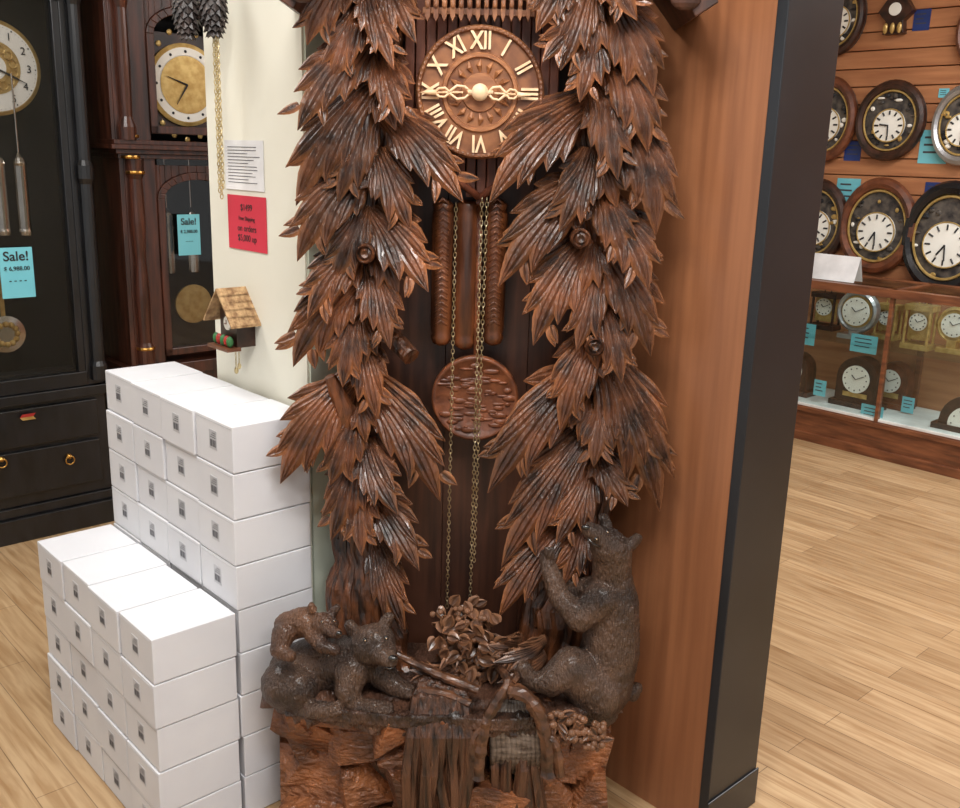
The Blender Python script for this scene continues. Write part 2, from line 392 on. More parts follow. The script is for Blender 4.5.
def leaf(g,p0,p1,W,bend=.0,bulge=.03,m=0,bark=None,nb=3):
    """drooping fir bough: broad fluted slab that splits into sharp lobes along both edges and at the tip"""
    p0,p1=Vector(p0),Vector(p1); ax=p1-p0; L=ax.length; t0=ax.normalized()
    nr=Vector((0,-1,0)); nr=(nr-t0*nr.dot(t0)).normalized(); sd=t0.cross(nr)
    c=(p0+p1)/2+sd*(bend*L)+nr*bulge
    def q(s): return p0*(1-s)**2+c*2*s*(1-s)+p1*s*s
    def dq(s): return ((c-p0)*2*(1-s)+(p1-c)*2*s).normalized()
    order=sorted(range(-nb,nb+1),key=lambda k:-abs(k))
    g.tube([q(s)-nr*.006 for s in(0,.2,.4,.6,.75)],[W*.22,W*.26,W*.30,W*.24,W*.08],12,m if bark is None else bark,sq=(1,.6),rough=.08,flute=.06)
    for k in order:
        f=k/nb
        s1=1-(.20*abs(k)+random.uniform(-.05,.05)) if k else 1.0
        s1=max(.30,s1)
        n=11
        fl=random.uniform(.16,.30)*W*(1 if f>0 else -1 if f<0 else 0)
        wv=random.uniform(-.03,.03)*W; tipf=random.uniform(.04,.12)
        k_=len(RIDGE); vs=[]
        for i in range(n):
            t=i/(n-1); s=s1*t
            T=dq(min(s,.999)); sdd=T.cross(nr).normalized()
            spread=.14+.26*min(1,(s/.5))
            pos=q(s)+sdd*(f*W*spread+fl*t**3.2+wv*math.sin(t*5))+nr*(W*(.16*(1-f*f)*math.sin(PI*min(1,.15+s*.85)))+W*tipf*t**3)
            TT=(pos-pp).normalized() if i>0 else T
            pp=pos
            side=TT.cross(nr).normalized()
            # lobe swells just before a sharp point
            if t<.55: hw=W*(.13+.05*t/.55)
            elif t<.78: hw=W*(.18+.015*math.sin(PI*(t-.55)/.23))
            else: hw=W*.18*((1-t)/.22)**.85
            if k==0: hw*=1.15
            hw=max(hw,.0006)
            up=(nr+sdd*f*.6).normalized()
            hh=W*.07*(1 if t<.8 else (1-t)/.2+.08)
            for a,h in RIDGE: vs.append(pos+side*(a*hw)+up*(h*hh))
        fs=[]
        for i in range(n-1):
            for j in range(k_-1): fs.append((i*k_+j,i*k_+j+1,(i+1)*k_+j+1,(i+1)*k_+j))
            fs.append((i*k_+k_-1,i*k_,(i+1)*k_,(i+1)*k_+k_-1))
        fs.append(list(range(k_))); fs.append([(n-1)*k_+j for j in range(k_)])
        g.add(vs,fs,m)
    if nb>=3:
        for i in range(4):   # toothed edges near the end of the bough
            sg=1 if i%2 else -1; s=random.uniform(.55,.82); T=dq(s); sdd=T.cross(nr).normalized()
            a=random.uniform(.40,.60)
            blade(g,q(s)+sdd*(sg*W*.20)+nr*W*.04,T*math.cos(a)+sdd*sg*math.sin(a)+nr*.05,(nr+sdd*sg*.3).normalized(),min(W*random.uniform(.36,.48),L*(1.02-s)),W*.11,W*.06,.1,m,sway=sg*.12,ws=(.7,1,1,.85,.5,0))
LT=[(385,-25,418,45,40),(370,-20,394,72,38),(355,-30,308,48,46),(362,4,328,88,40),(365,40,297,132,50),(380,50,402,128,42),
(372,84,296,206,56),(370,115,338,204,42),(385,112,465,203,52),(380,150,412,232,44),(368,165,297,262,54),(365,205,332,286,42),
(374,210,430,293,54),(362,245,307,320,46),(372,265,392,350,42),(362,275,294,367,56),(358,310,342,388,42),
(352,378,279,483,58),(356,410,330,486,44),(366,378,441,501,60),(368,440,398,516,46),(358,450,330,540,46),
(370,490,420,571,50),(374,535,406,630,42),(362,335,378,420,42),(362,480,362,556,40)]
RT=[(575,-30,535,35,42),(590,-20,560,72,42),(604,-30,638,22,42),(610,0,652,99,52),(592,30,580,105,42),(584,25,540,64,36),
(610,55,648,154,50),(603,90,618,182,44),(588,100,488,204,56),(614,112,657,236,56),(590,150,558,232,44),(594,175,497,287,58),
(602,190,626,262,44),(606,208,648,292,50),(588,238,533,346,54),(594,268,576,352,42),(604,250,650,357,54),(602,300,622,384,42),
(598,330,558,430,50),(600,348,658,511,64),(606,380,644,466,46),(592,362,486,492,62),(600,400,594,468,42),(588,430,502,566,58),
(590,465,556,545,44),(600,450,628,508,42),(572,512,498,616,52),(582,520,562,585,40)]
random.seed(11)
for nm,lst,tr in(('fir_tree_left',LT,[(383,-40,20),(378,60,20),(372,160,21),(366,250,22),(362,340,20),(360,430,22),(360,510,26),(363,570,32),(366,630,38),(364,700,52)]),
                 ('fir_tree_right',RT,[(597,-40,20),(600,60,22),(598,160,22),(592,250,23),(598,340,22),(596,430,22),(586,510,26),(574,570,32),(564,630,40),(552,700,46)])):
    g=G(); pts=[];rad=[]
    for (a,b,r),(a2,b2,r2) in zip(tr[:-1],tr[1:]):
        for s in(0,.2,.4,.6,.8):
            v=b+(b2-b)*s; yy=2.13-.05*max(0,min(1,(v-500)/120))
            pts.append(onY(a+(a2-a)*s+random.uniform(-3,3),v,yy)); rad.append((r+(r2-r)*s)*.0023*random.uniform(.88,1.1))
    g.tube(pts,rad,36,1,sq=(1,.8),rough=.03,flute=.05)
    for k in range(46):
        off=random.uniform(-.9,.9); i0=random.randint(0,len(pts)-10); n_=min(random.randint(6,11),len(pts)-i0)
        g.tube([pts[i]+Vector((rad[i]*off,-rad[i]*.8*math.sqrt(1-off*off)+.002,0)) for i in range(i0,i0+n_)],[.003+.006*math.sin(PI*(j+.3)/n_) for j in range(n_)],6,1,rough=.2)
    for u0,v0,u1,v1,w in lst:
        lean=random.uniform(.0,.045)
        leaf(g,onY(u0,v0,2.09),onY(u1,v1,2.03-lean),w*.0020,bend=random.uniform(-.04,.04)+(.12 if u1<u0 else -.12)*(1 if abs(u1-u0)>35 else 0),bark=1)
    for i in range(6):
        v=5+i*78
        if v>440: break
        ux=tr[0][0]+(tr[-4][0]-tr[0][0])*(v/500.)
        u0=ux+random.uniform(-8,8)
        leaf(g,onY(u0,v,2.10),onY(u0+random.uniform(-20,20),v+random.uniform(46,62),2.04),.07,bend=random.uniform(-.1,.1),nb=2,bark=1)
    if 'left' in nm:
        g.tube([onY(385,330,2.1),onY(400,345,2.06),onY(411,357,2.03)],[.02,.022,.02],10,1,rough=.1)
        g.tube([onY(356,450,2.1),onY(344,410,2.06),onY(330,376,2.04)],[.030,.026,.012],10,1,rough=.1)
        st=((366,253),)
    else: st=((580,238),(594,345))
    for (u,v) in st:
        g.lathe([(.021,.02),(.021,-.02),(.017,-.026),(.013,-.02),(.008,-.024),(.001,-.02)],onY(u,v,2.03),'y',14,1)
    bx_=364 if 'left' in nm else 552
    for k in range(9):
        o_=(k-4)/4.
        g.tube([onY(bx_+o_*20,575,2.08),onY(bx_+o_*26,630,2.06),onY(bx_+o_*38,668,2.04),onY(bx_+o_*54,690,2.0)],[.012,.019,.020,.010],9,1,rough=.14)
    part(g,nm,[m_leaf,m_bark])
# --- base: rocks
def hullrock(g,c,s,m=0,n=14,rot=0):
    bm=bmesh.new(); cr_,sr_=math.cos(rot),math.sin(rot)
    for i in range(n):
        p=Vector((random.gauss(0,1),random.gauss(0,1),random.gauss(0,1))); p=Vector([max(-1,min(1,x*1.1)) for x in p])
        if p.length<.9: p=p.normalized()
        x,y,z=p.x*s[0]/2,p.y*s[1]/2,p.z*s[2]/2
        bm.verts.new((c[0]+x*cr_-z*sr_,c[1]+y,c[2]+x*sr_+z*cr_))
    bmesh.ops.convex_hull(bm,input=bm.verts)
    for v in [v for v in bm.verts if not v.link_faces]: bm.verts.remove(v)
    bm.verts.index_update(); bm.verts.ensure_lookup_table()
    g.add([v.co.copy() for v in bm.verts],[[v.index for v in f.verts] for f in bm.faces],m); bm.free()
g=G()
core=[(-.41,1.96),(-.2,1.93),(0,1.92),(.2,1.93),(.28,1.96),(.29,2.08),(.24,2.18),(-.24,2.18),(-.33,2.07)]
g.prismz(core,0,.34,1)
random.seed(31)
for zc,h,xl,xr in((.315,.085,-.455,.33),(.235,.10,-.45,.31),(.14,.11,-.44,.31),(.04,.10,-.43,.31)):
    x=xl
    while x<xr-.03:
        w=random.uniform(.10,.18); w=min(w,xr-x); yy=1.925+.08*((x+w/2+.07)/.38)**2+random.uniform(-.026,.018)
        hullrock(g,(x+w/2,yy,zc+random.uniform(-.014,.014)),(w*1.14,.14,h*1.24),0,16,random.uniform(-.22,.22)); x+=w*.86
    hullrock(g,(xl+.06,2.0,zc),(.10,.12,h*1.3),0,16); hullrock(g,(xr-.04,2.03,zc),(.09,.12,h*1.3),0,16)
o=part(g,'rock_base',[m_rock,m_fall],bevel=.003)
# ledge
g=G(); top=[]
LT_=.374
for i in range(60):
    th=2*PI*i/60; x=math.cos(th); y=math.sin(th)
    X=-.065+(.380 if x<0 else .375)*(abs(x)**.6)*(1 if x>0 else -1); Y=2.01+.165*(abs(y)**.6)*(1 if y>0 else -1)
    if Y>2.05: X=max(-.27,min(.23,X))
    k=1+random.uniform(-.025,.02); top.append((X*k,Y-random.uniform(0,.016)))
g.prismz(top,LT_-.03,LT_)
random.seed(9)
for i in range(70):
    x=random.uniform(-.39,.27); y=random.uniform(1.90,2.12)
    if abs(x+.06)>.26: y=min(y,2.0)
    g.sph((x,y,LT_-.004),(random.uniform(.03,.06),random.uniform(.02,.04),random.uniform(.008,.016)),0,10,6)
for i in range(46):
    x=-.435+.745*i/45; y=1.875+.09*((x+.07)/.38)**4
    hullrock(g,(x,y,LT_-random.uniform(.014,.042)),(random.uniform(.04,.09),.06,random.uniform(.03,.065)),0,12)
o=part(g,'rock_ledge',m_ledge,smooth=False)
rm=o.modifiers.new('r','REMESH'); rm.mode='VOXEL'; rm.voxel_size=.0045
# root / waterfall
g=G(); random.seed(4)
def sweep(u0,u1,n,vt,y0,r):
    for i in range(n):
        u=u0+(u1-u0)*i/(n-1); q=onY(u,735,1.845); j=lambda s:random.uniform(-s,s)
        c_=(u0+u1)/2
        g.tube([onY(c_+(u-c_)*.35,vt,1.97),onY(c_+(u-c_)*.6,vt+16,1.91),onY(c_+(u-c_)*.85,vt+34,1.87),(q.x,y0,q.z),(q.x+j(.012),y0-.005+j(.006),.24),(q.x+j(.018),y0-.008+j(.006),.14),(q.x+j(.02),y0,.0)],[r*.4,r*.6,r*.85,r,r*1.1,r*1.2,r*1.3],12,rough=.08,flute=.08)
sweep(412,468,10,664,1.84,.014)
sweep(494,538,6,735,1.865,.013)
part(g,'draped_roots',m_fall,smooth=False)
g=G(); random.seed(8)
for i in range(10):
    u=492+i*5; g.tube([onY(515+(u-515)*.5,700,1.88),onY(u,722,1.862),onY(u+2,752,1.855),onY(u,768,1.86)],[.005,.009,.010,.006],8,rough=.1)
part(g,'carved_spring',m_pool,smooth=True)
g=G()
def bez(P,n=5):
    out=[]
    for i in range(len(P)-1):
        a=P[max(i-1,0)];b=P[i];c=P[i+1];d=P[min(i+2,len(P)-1)]
        for k in range(n):
            t=k/n; out.append(.5*((2*b)+(c-a)*t+(2*a-5*b+4*c-d)*t*t+(3*b-a-3*c+d)*t**3))
    out.append(P[-1]); return out
def branch(P,r0,r1,n=12):
    pts=bez([onY(*p) for p in P]); k=len(pts)
    g.tube(pts,[(r0+(r1-r0)*i/(k-1))*random.uniform(.85,1.15) for i in range(k)],n,rough=.08,flute=.06)
branch([(478,778,1.83),(480,750,1.835),(486,722,1.84),(498,700,1.845),(508,682,1.86),(500,668,1.92)],.015,.009)
branch([(508,690,1.85),(524,694,1.845),(538,712,1.84),(546,738,1.835),(548,775,1.83)],.014,.016)
branch([(512,684,1.86),(522,670,1.9),(530,660,1.95)],.010,.006)
branch([(546,735,1.835),(556,745,1.83),(560,775,1.83)],.009,.012)
branch([(392,652,1.93),(425,668,1.91),(452,680,1.89),(478,690,1.88)],.008,.011)
branch([(486,724,1.84),(474,738,1.835),(472,760,1.83)],.008,.010)
branch([(420,690,1.88),(446,694,1.87),(470,704,1.86)],.008,.009)
part(g,'fallen_branches',m_branch,smooth=False)
# foliage clump
g=G(); random.seed(21)
for i in range(120):
    u=random.gauss(466,15); v=random.uniform(603,686); u=max(434,min(500,u))
    wv=1-abs(v-645)/55.; u=466+(u-466)*(.55+wv)
    p=onY(u,v,1.99-.07*wv*random.random()); a=random.uniform(0,2*PI)
    nr=Vector((random.uniform(-.5,.5),-1,random.uniform(-.2,.6))).normalized()
    d=Vector((math.cos(a),-.2,math.sin(a)))
    blade(g,p,d-nr*d.dot(nr),nr,random.uniform(.024,.038),.014,.006,.5,sway=random.uniform(-.4,.4))
for i in range(90):
    u=random.gauss(466,12); v=random.uniform(608,684); g.sph(onY(u,v,2.0-random.uniform(0,.06)),random.uniform(.005,.009),0,8,6)
g.tube([onY(466,612,2.05),onY(464,650,2.03),onY(462,700,2.0)],[.03,.06,.05],12)
for (u0,v0,u1,v1) in((470,668,408,668),(545,640,492,662),(545,655,496,682),(470,672,430,690),(520,638,486,644),(540,668,506,690)):
    leaf(g,onY(u0,v0,2.0),onY(u1,v1,1.92),.055,nb=3)
for i in range(70):
    u=random.uniform(550,604); v=716+random.random()*30+(u-577)*.25
    g.sph(onY(u,v,1.865-random.uniform(0,.02)),random.uniform(.006,.010),0,8,6)
for i in range(14):
    u=random.uniform(548,606); v=716+random.random()*28+(u-577)*.25; a=random.uniform(0,2*PI)
    blade(g,onY(u,v,1.85),Vector((math.cos(a),-.1,math.sin(a))),Vector((0,-1,.2)).normalized(),.03,.008,.004,.3)
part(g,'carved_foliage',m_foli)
# ================================================================ BEARS
def bear(name,caps,mat,eyes,nose,vox=.0042,mouth=None):
    g=G()
    for a,b in caps:
        pa,ra=onY(*a[:3]),a[3]; pb,rb=onY(*b[:3]),b[3]
        n=max(2,int((pb-pa).length/(min(ra,rb)*.35)))
        n=min(n,14)
        for i in range(n+1):
            s=i/n; g.sph(pa.lerp(pb,s),ra+(rb-ra)*s,0,16,10)
    o=g.obj(name,mat,smooth=True)
    r=o.modifiers.new('skin','REMESH'); r.mode='VOXEL'; r.voxel_size=vox; r.use_smooth_shade=True
    s=o.modifiers.new('smooth','SMOOTH'); s.factor=.6; s.iterations=3
    tx=bpy.data.textures.new(name+'_fur','CLOUDS'); tx.noise_scale=.008
    d=o.modifiers.new('fur','DISPLACE'); d.texture=tx; d.strength=.005; d.mid_level=.5
    e=G()
    for (u,v,y,rr) in eyes:
        p=onY(u,v,y); e.sph(p,rr,0,10,8); e.sph((p.x+.0012,p.y-rr*.85,p.z+.001),rr*.3,1,6,5)
    for (u,v,y,rr) in nose: e.sph(onY(u,v,y),(rr*1.3,rr,rr*.8),0,12,8)
    if mouth: e.tube([onY(*p) for p in mouth],.0022,6,0)
    e.obj('eyes_and_nose',[m_black,m_cream],parent=o,smooth=True)
    return o
bear('carved_bear',[
 ((298,672,1.975,.068),(322,664,1.97,.068)),((322,664,1.97,.068),(350,660,1.95,.056)),((350,660,1.95,.056),(364,652,1.93,.044)),
 ((371,645,1.92,.046),(376,643,1.915,.044)),((366,653,1.90,.025),(386,653,1.895,.025)),
 ((380,653,1.885,.024),(390,660,1.855,.018)),
 ((353,630,1.93,.015),(350,625,1.93,.013)),((386,622,1.93,.015),(389,617,1.93,.012)),
 ((286,684,1.92,.056),(298,688,1.905,.048)),((284,704,1.92,.022),(316,710,1.87,.021)),((316,710,1.87,.021),(334,710,1.862,.018)),
 ((352,670,1.91,.042),(348,690,1.885,.029)),((348,690,1.885,.029),(354,706,1.875,.020)),((354,706,1.875,.020),(386,709,1.86,.018)),
 ((376,668,1.94,.038),(392,684,1.92,.025)),((392,684,1.92,.025),(408,692,1.905,.018)),
 ((270,686,1.97,.016),(266,680,1.98,.013)),
 ]+[((330+i*5,709,1.858,.008),(336+i*5,713,1.848,.006)) for i in range(2)]+[((384+i*4,708,1.858,.008),(388+i*4,712,1.85,.006)) for i in range(2)],
 m_bear,[(365,640,1.869,.005),(386,638,1.870,.005)],[(393,658,1.838,.008)],mouth=[(385,666,1.845),(390,669,1.841),(396,666,1.85)])
bear('carved_bear_cub',[
 ((288,626,1.95,.032),(304,622,1.94,.034)),((304,622,1.94,.034),(318,626,1.93,.026)),((324,625,1.915,.028),(327,626,1.91,.026)),
 ((330,630,1.892,.015),(337,634,1.878,.011)),((313,610,1.925,.010),(311,606,1.925,.009)),((334,611,1.925,.010),(337,608,1.925,.009)),
 ((312,634,1.91,.019),(322,646,1.88,.015)),((322,646,1.88,.015),(336,650,1.875,.012)),
 ((284,634,1.92,.027),(278,650,1.895,.018)),((278,650,1.895,.018),(290,656,1.88,.014)),
 ],m_cub,[(322,622,1.884,.0032),(334,621,1.886,.0032)],[(339,633,1.868,.0055)],vox=.0035)
bear('carved_bear',[
 ((600,684,1.96,.074),(610,650,1.96,.068)),((610,650,1.96,.068),(614,605,1.96,.057)),((614,605,1.96,.057),(612,575,1.96,.044)),
 ((612,575,1.96,.044),(612,552,1.95,.044)),((612,552,1.95,.044),(608,546,1.94,.040)),
 ((602,540,1.93,.026),(590,530,1.92,.018)),
 ((632,544,1.95,.014),(637,538,1.95,.012)),((606,524,1.96,.014),(603,518,1.96,.012)),
 ((602,598,1.93,.040),(580,618,1.92,.031)),((580,618,1.92,.031),(560,598,1.94,.025)),((560,598,1.94,.025),(548,566,1.97,.019)),((548,566,1.97,.019),(546,556,1.98,.016)),
 ((596,590,1.99,.034),(572,590,2.02,.024)),((572,590,2.02,.024),(562,568,2.03,.018)),
 ((596,690,1.93,.066),(572,668,1.91,.048)),((572,668,1.91,.048),(552,680,1.89,.032)),((552,684,1.89,.027),(530,680,1.885,.021)),((530,680,1.885,.021),(524,668,1.885,.017)),
 ((600,708,1.93,.044),(580,708,1.91,.030)),
 ((632,694,1.98,.018),(637,688,1.98,.014)),
 ]+[((547+i*3,556,1.965,.007),(545+i*4,548,1.965,.0045)) for i in range(3)],
 m_bear,[(596,539,1.903,.0045),(607,532,1.925,.0045)],[(586,527,1.91,.0075)],mouth=[(588,538,1.903),(593,544,1.90),(600,547,1.903)])
# ================================================================ SMALL ITEMS ON THE COLUMN (face local x = 1.165, facing -x)
RZ=ANG-PI/2
def frameA(name,a,c,z):
    p=E1*a+E2*c; return empty(name,(p.x,p.y,z),RZ)
def rectA(name,a,u0,v0,u1,v1,mat,th=.001):
    c0,z0=onA(u0,v0,a); c1,z1=onA(u1,v1,a); c=(c0+c1)/2; z=(z0+z1)/2
    w=abs(c0-c1); h=abs(z0-z1); e=frameA(name,a-.001,c,z)
    g=G(); g.box(-w/2,w/2,-th,0,-h/2,h/2); g.obj('sheet',mat,parent=e); return e,w,h
e,w,h=rectA('paper_notice',1.165,225,140,265,192,m_paper)
g=G()
for k in range(12):
    g.box(-w*.42,w*random.uniform(.1,.42),-.0016,-.001,h*.36-k*h*.065,h*.365-k*h*.065+.0008)
g.obj('print',m_barc,parent=e)
e,w,h=rectA('red_price_notice',1.165,228,194,268,254,m_red)
for k,(s,z_) in enumerate((('$1499',.28),('Free Shipping',.08),('on orders',-.1),('$5,000 up',-.28))):
    text(s,'line_%d'%k,.022 if k!=1 else .014,m_ink,e,Matrix.Translation((0,-.0015,h*z_))@FACE,.0003)
# small cuckoo clock
c0,z0=onA(234,324,1.13); e=frameA('small_cuckoo_clock',1.165,c0,z0)
g=G(); g.box(-.040,.040,-.05,0,-.052,.03,0)
g.prism([(-.040,.03),(.040,.03),(0,.068)],-.05,0,0)
for s in(-1,1):
    for r in range(5):
        t0=r/5; t1=(r+1.25)/5
        x0,x1=s*.066*t0,s*.066*t1; zz0,zz1=.084-.078*t0,.084-.078*t1
        for q in range(6):
            y_=-.080+q*.0134; g.prism([(x0,zz0),(x1,zz1),(x1,zz1+.006),(x0,zz0+.006)],y_,y_+.0128,1)
g.box(-.05,.05,-.082,-.045,-.058,-.050,2)
g.lathe([(.017,0),(.017,-.004),(.001,-.005)],(0,-.05,.004),'y',20,3)
for x,mm in((-.034,4),(.034,4),(-.018,5),(.02,5),(.002,4)): g.sph((x,-.066,-.036),(.009,.009,.014),mm,8,6)
g.tube([(-.012,-.055,.002),(.0,-.056,.002),(0,-.056,.012)],.001,5,2)
g.chain((-.006,-.03,-.05),(-.006,-.03,-.11),.007,.0022,.0008,6); g.chain((.01,-.03,-.05),(.01,-.03,-.098),.007,.0022,.0008,6)
g.sph((-.006,-.03,-.118),(.006,.006,.009),6,8,6); g.sph((.01,-.03,-.104),(.005,.005,.008),6,8,6)
g.obj('house',[m_darkframe,m_shingle,m_case,m_white,m_green,m_redp,m_chainp],parent=e)
# hanging cuckoo clock with pinecone weights (body above the frame)
cc,zz=onA(201,10,1.09); e=frameA('hanging_cuckoo_clock',1.165,cc,2.22)
g=G(); g.box(-.11,.11,-.13,0,-.12,.12,0); g.prism([(-.16,.10),(.16,.10),(0,.26)],-.17,0,0)
g.lathe([(.06,0),(.06,-.008),(.001,-.01)],(0,-.13,0),'y',24,3)
zb=zz-2.22
for x,dz,yy in((-.020,0,-.10),(.030,.006,-.06)):
    g.tube([(x,yy,zb+dz+.06),(x,yy,-.12)],.0015,5,2)
    for r in range(12):
        t=r/11; rr=.027*math.sin(PI*(.12+.80*t))**.7; zq=zb+dz-.058+.115*t
        for k in range(9):
            th=2*PI*(k+.5*(r%2))/9; cx,cy=x+rr*math.cos(th),yy+rr*math.sin(th)
            o_=Vector((math.cos(th),math.sin(th),0)); s_=Vector((-math.sin(th),math.cos(th),0)); P=Vector((cx,cy,zq))
            g.add([P+s_*.009,P+o_*.007-Vector((0,0,.008)),P-s_*.009,P+Vector((0,0,.010)),P-o_*.01],[(0,1,3),(1,2,3),(0,4,1),(1,4,2),(2,4,3),(3,4,0)],1)
    g.sph((x,yy,zb+dz),(.025,.025,.058),1)
for x,vv in((.008,190),(.016,196),(.024,186)):
    zl=onA(208,vv,1.09)[1]-2.22; g.chain((x,-.05,-.12),(x,-.05,zl),.010,.0038,.0014,2)
g.obj('body',[m_darkframe,m_cone,m_chainp,m_white],parent=e)
# ================================================================ LEFT GRANDFATHER CLOCKS  (facing local -y, local x = E1)
def frameC(name,a,c,z=0):
    p=E1*a+E2*c; return empty(name,(p.x,p.y,z),ANG)
def tag(parent,x,y,z,w,h,lines):
    g=G(); g.box(x-w/2,x+w/2,y-.002,y,z-h/2,z+h/2); g.obj('price_tag',m_teal,parent=parent)
    for k,(s,dz,sz) in enumerate(lines):
        t=text(s,'tag_text_%d'%k,sz,m_ink,parent,Matrix.Translation((x,y-.003,z+dz*h))@FACE,.0004); t.data.offset=sz*.016
FC=3.85
e=frameC('black_grandfather_clock',1.19,FC+.2)
def lz(u,v,x0=1.19):
    a,z=onC(u,v,FC); return a-x0,z
g=G()
g.box(-.33,.33,-.2,.2,0,.10); g.box(-.31,.31,-.18,.2,.10,.14); g.box(-.29,.29,-.165,.2,.14,.56); g.box(-.32,.32,-.195,.2,.56,.60)
g.box(-.25,.25,-.185,-.165,.19,.37); g.box(-.25,.25,-.185,-.165,.39,.54)
g.box(-.29,-.27,-.17,.2,.6,2.2); g.box(.27,.29,-.17,.2,.6,2.2)
for s in(-1,1):
    g.box(s*.245-.03,s*.245+.03,-.18,-.13,.6,2.2)
    g.lathe([(.034,.62),(.034,.68),(.026,.70),(.026,1.40),(.033,1.42),(.033,1.47),(.026,1.49),(.026,2.05),(.034,2.08),(.034,2.14)],(s*.265,-.19,0),'z',14)
g.box(-.30,.30,-.2,.2,2.14,2.24); g.box(-.33,.33,-.23,.2,2.24,2.3)
g.prism([(-.30,2.3),(.30,2.3),(.26,2.36),(.12,2.46),(0,2.48),(-.12,2.46),(-.26,2.36)],-.2,.1)
g.box(-.22,.22,-.185,-.155,.60,.66); g.box(-.22,.22,-.185,-.155,2.06,2.14)
g.box(-.215,-.185,-.185,-.155,.66,2.06); g.box(.185,.215,-.185,-.155,.66,2.06)
g.obj('case',m_blackwood,parent=e,bevel=.004)
g=G(); g.box(-.27,.27,.12,.2,.6,2.14); g.box(-.27,.27,-.1,.12,.6,.61)
for k in range(4): g.box(-.2,.2,-.12,-.05,.62+k*.012,.63+k*.012)
g.obj('interior',m_inside,parent=e)
x,z=lz(0,66); g=G()
g.lathe([(.17,0),(.17,-.012),(.158,-.018),(.001,-.018)],(x,-.10,z),'y',48,0)
g.lathe([(.155,-.019),(.001,-.021)],(x,-.10,z),'y',48,1)
g.lathe([(.095,-.0215),(.001,-.0225)],(x,-.10,z),'y',40,0)
g.lathe([(.045,-.0225),(.001,-.024)],(x,-.10,z),'y',30,1)
for k in range(60):
    th=2*PI*k/60; g.sph((x+.148*math.sin(th),-.12,z+.148*math.cos(th)),.0014 if k%5 else .003,2,5,4)
for k in range(14):
    th=2*PI*k/14; g.ring((x+.07*math.sin(th),-.124,z+.07*math.cos(th)),.014,.003,12,5,0)
for th,L in((2.0,.12),(-.9,.09)): g.tube([(x,-.128,z),(x+L*.5*math.sin(th),-.128,z+L*.5*math.cos(th)),(x+L*math.sin(th),-.128,z+L*math.cos(th))],[.002,.004,.001],6,2)
for u in(2,24):
    xx,zt_=lz(u,158); _,zb_=lz(u,238); hh=zt_-zb_
    g.lathe([(.006,0),(.024,.005),(.026,.02),(.024,.03),(.024,hh-.03),(.027,hh-.02),(.02,hh),(.004,hh+.02),(.003,hh+.3)],(xx,-.14,zb_),'z',18,3)
xx,zz=lz(14,338); g.lathe([(.072,.0),(.072,-.008),(.05,-.014),(.001,-.014)],(xx,-.10,zz),'y',36,3)
for k in range(12):
    th=2*PI*k/12; g.sph((xx+.04*math.cos(th),-.115,zz+.04*math.sin(th)),.012,0,6,5)
g.box(xx-.008,xx+.008,-.095,-.085,zz,1.45,0)
g.obj('dial_and_weights',[m_gold,m_white,m_ink,m_chrome],parent=e,smooth=False)
for n,text_s in enumerate(['12','1','2','3','4','5','6','7','8','9','10','11']):
    th=n*PI/6; text(text_s,'dial_numeral_%d'%(n+1),.038,m_ink,e,Matrix.Translation((x+.125*math.sin(th),-.1225,z+.125*math.cos(th)))@FACE,.0004)
g=G(); g.box(-.19,.19,-.168,-.164,.66,2.06); g.obj('door_glass',m_glassd,parent=e)
xx,zz=lz(18,273); tag(e,xx,-.19,zz,.12,.19,[('Sale!',.32,.050),('$ 6,988.00',.08,.022),('- - - -',-.15,.03)])
g=G()
for u,v in((70,457),(2,460)):
    xx,zz=lz(u,v); g.ring((xx,-.2,zz-.014),.017,.003,16,6); g.lathe([(.012,0),(.012,-.012),(.004,-.02)],(xx,-.183,zz),'y',12)
g.obj('drawer_pulls',m_brass,parent=e,smooth=True)
xx,zz=lz(28,417); g=G(); g.prism([(xx-.03,zz),(xx-.02,zz+.012),(xx+.03,zz+.012),(xx+.02,zz)],-.2,-.197,0); g.prism([(xx-.02,zz-.012),(xx-.03,zz),(xx+.02,zz),(xx+.03,zz-.012)],-.2,-.197,1); g.obj('flag_sticker',[m_redp,m_gold],parent=e)
# mahogany clock
X0=1.93
e=frameC('mahogany_grandfather_clock',X0,FC+.2)
g=G()
g.box(-.37,.37,-.22,.2,0,.12); g.box(-.33,.33,-.18,.2,.12,.6); g.box(-.36,.36,-.21,.2,.6,.65)
for s in(-1,1):
    g.box(*sorted((s*.31,s*.18)),-.17,.0,.65,1.52); g.box(*sorted((s*.33,s*.31)),-.17,.2,.65,1.52)
    g.box(*sorted((s*.345,s*.20)),-.19,.0,1.56,2.2); g.box(*sorted((s*.36,s*.345)),-.19,.2,1.56,2.2)
    g.lathe([(.036,.66),(.036,.72),(.026,.75),(.030,.95),(.022,1.1),(.030,1.25),(.026,1.42),(.034,1.44),(.036,1.5)],(s*.27,-.18,0),'z',16)
    g.lathe([(.034,1.57),(.034,1.62),(.022,1.66),(.026,1.85),(.024,2.06),(.034,2.1),(.034,2.16)],(s*.30,-.2,0),'z',16)
for k,(w_,d_) in enumerate(((.34,.19),(.355,.21),(.38,.235),(.365,.22))): g.box(-w_,w_,-d_,.2,1.50+k*.018,1.518+k*.018)
g.box(-.38,.38,-.25,.2,2.16,2.24)
g.prism([(-.38,2.24),(.38,2.24),(.36,2.3),(.18,2.38),(.08,2.5),(.02,2.42),(-.02,2.42),(-.08,2.5),(-.18,2.38),(-.36,2.3)],-.25,.1)
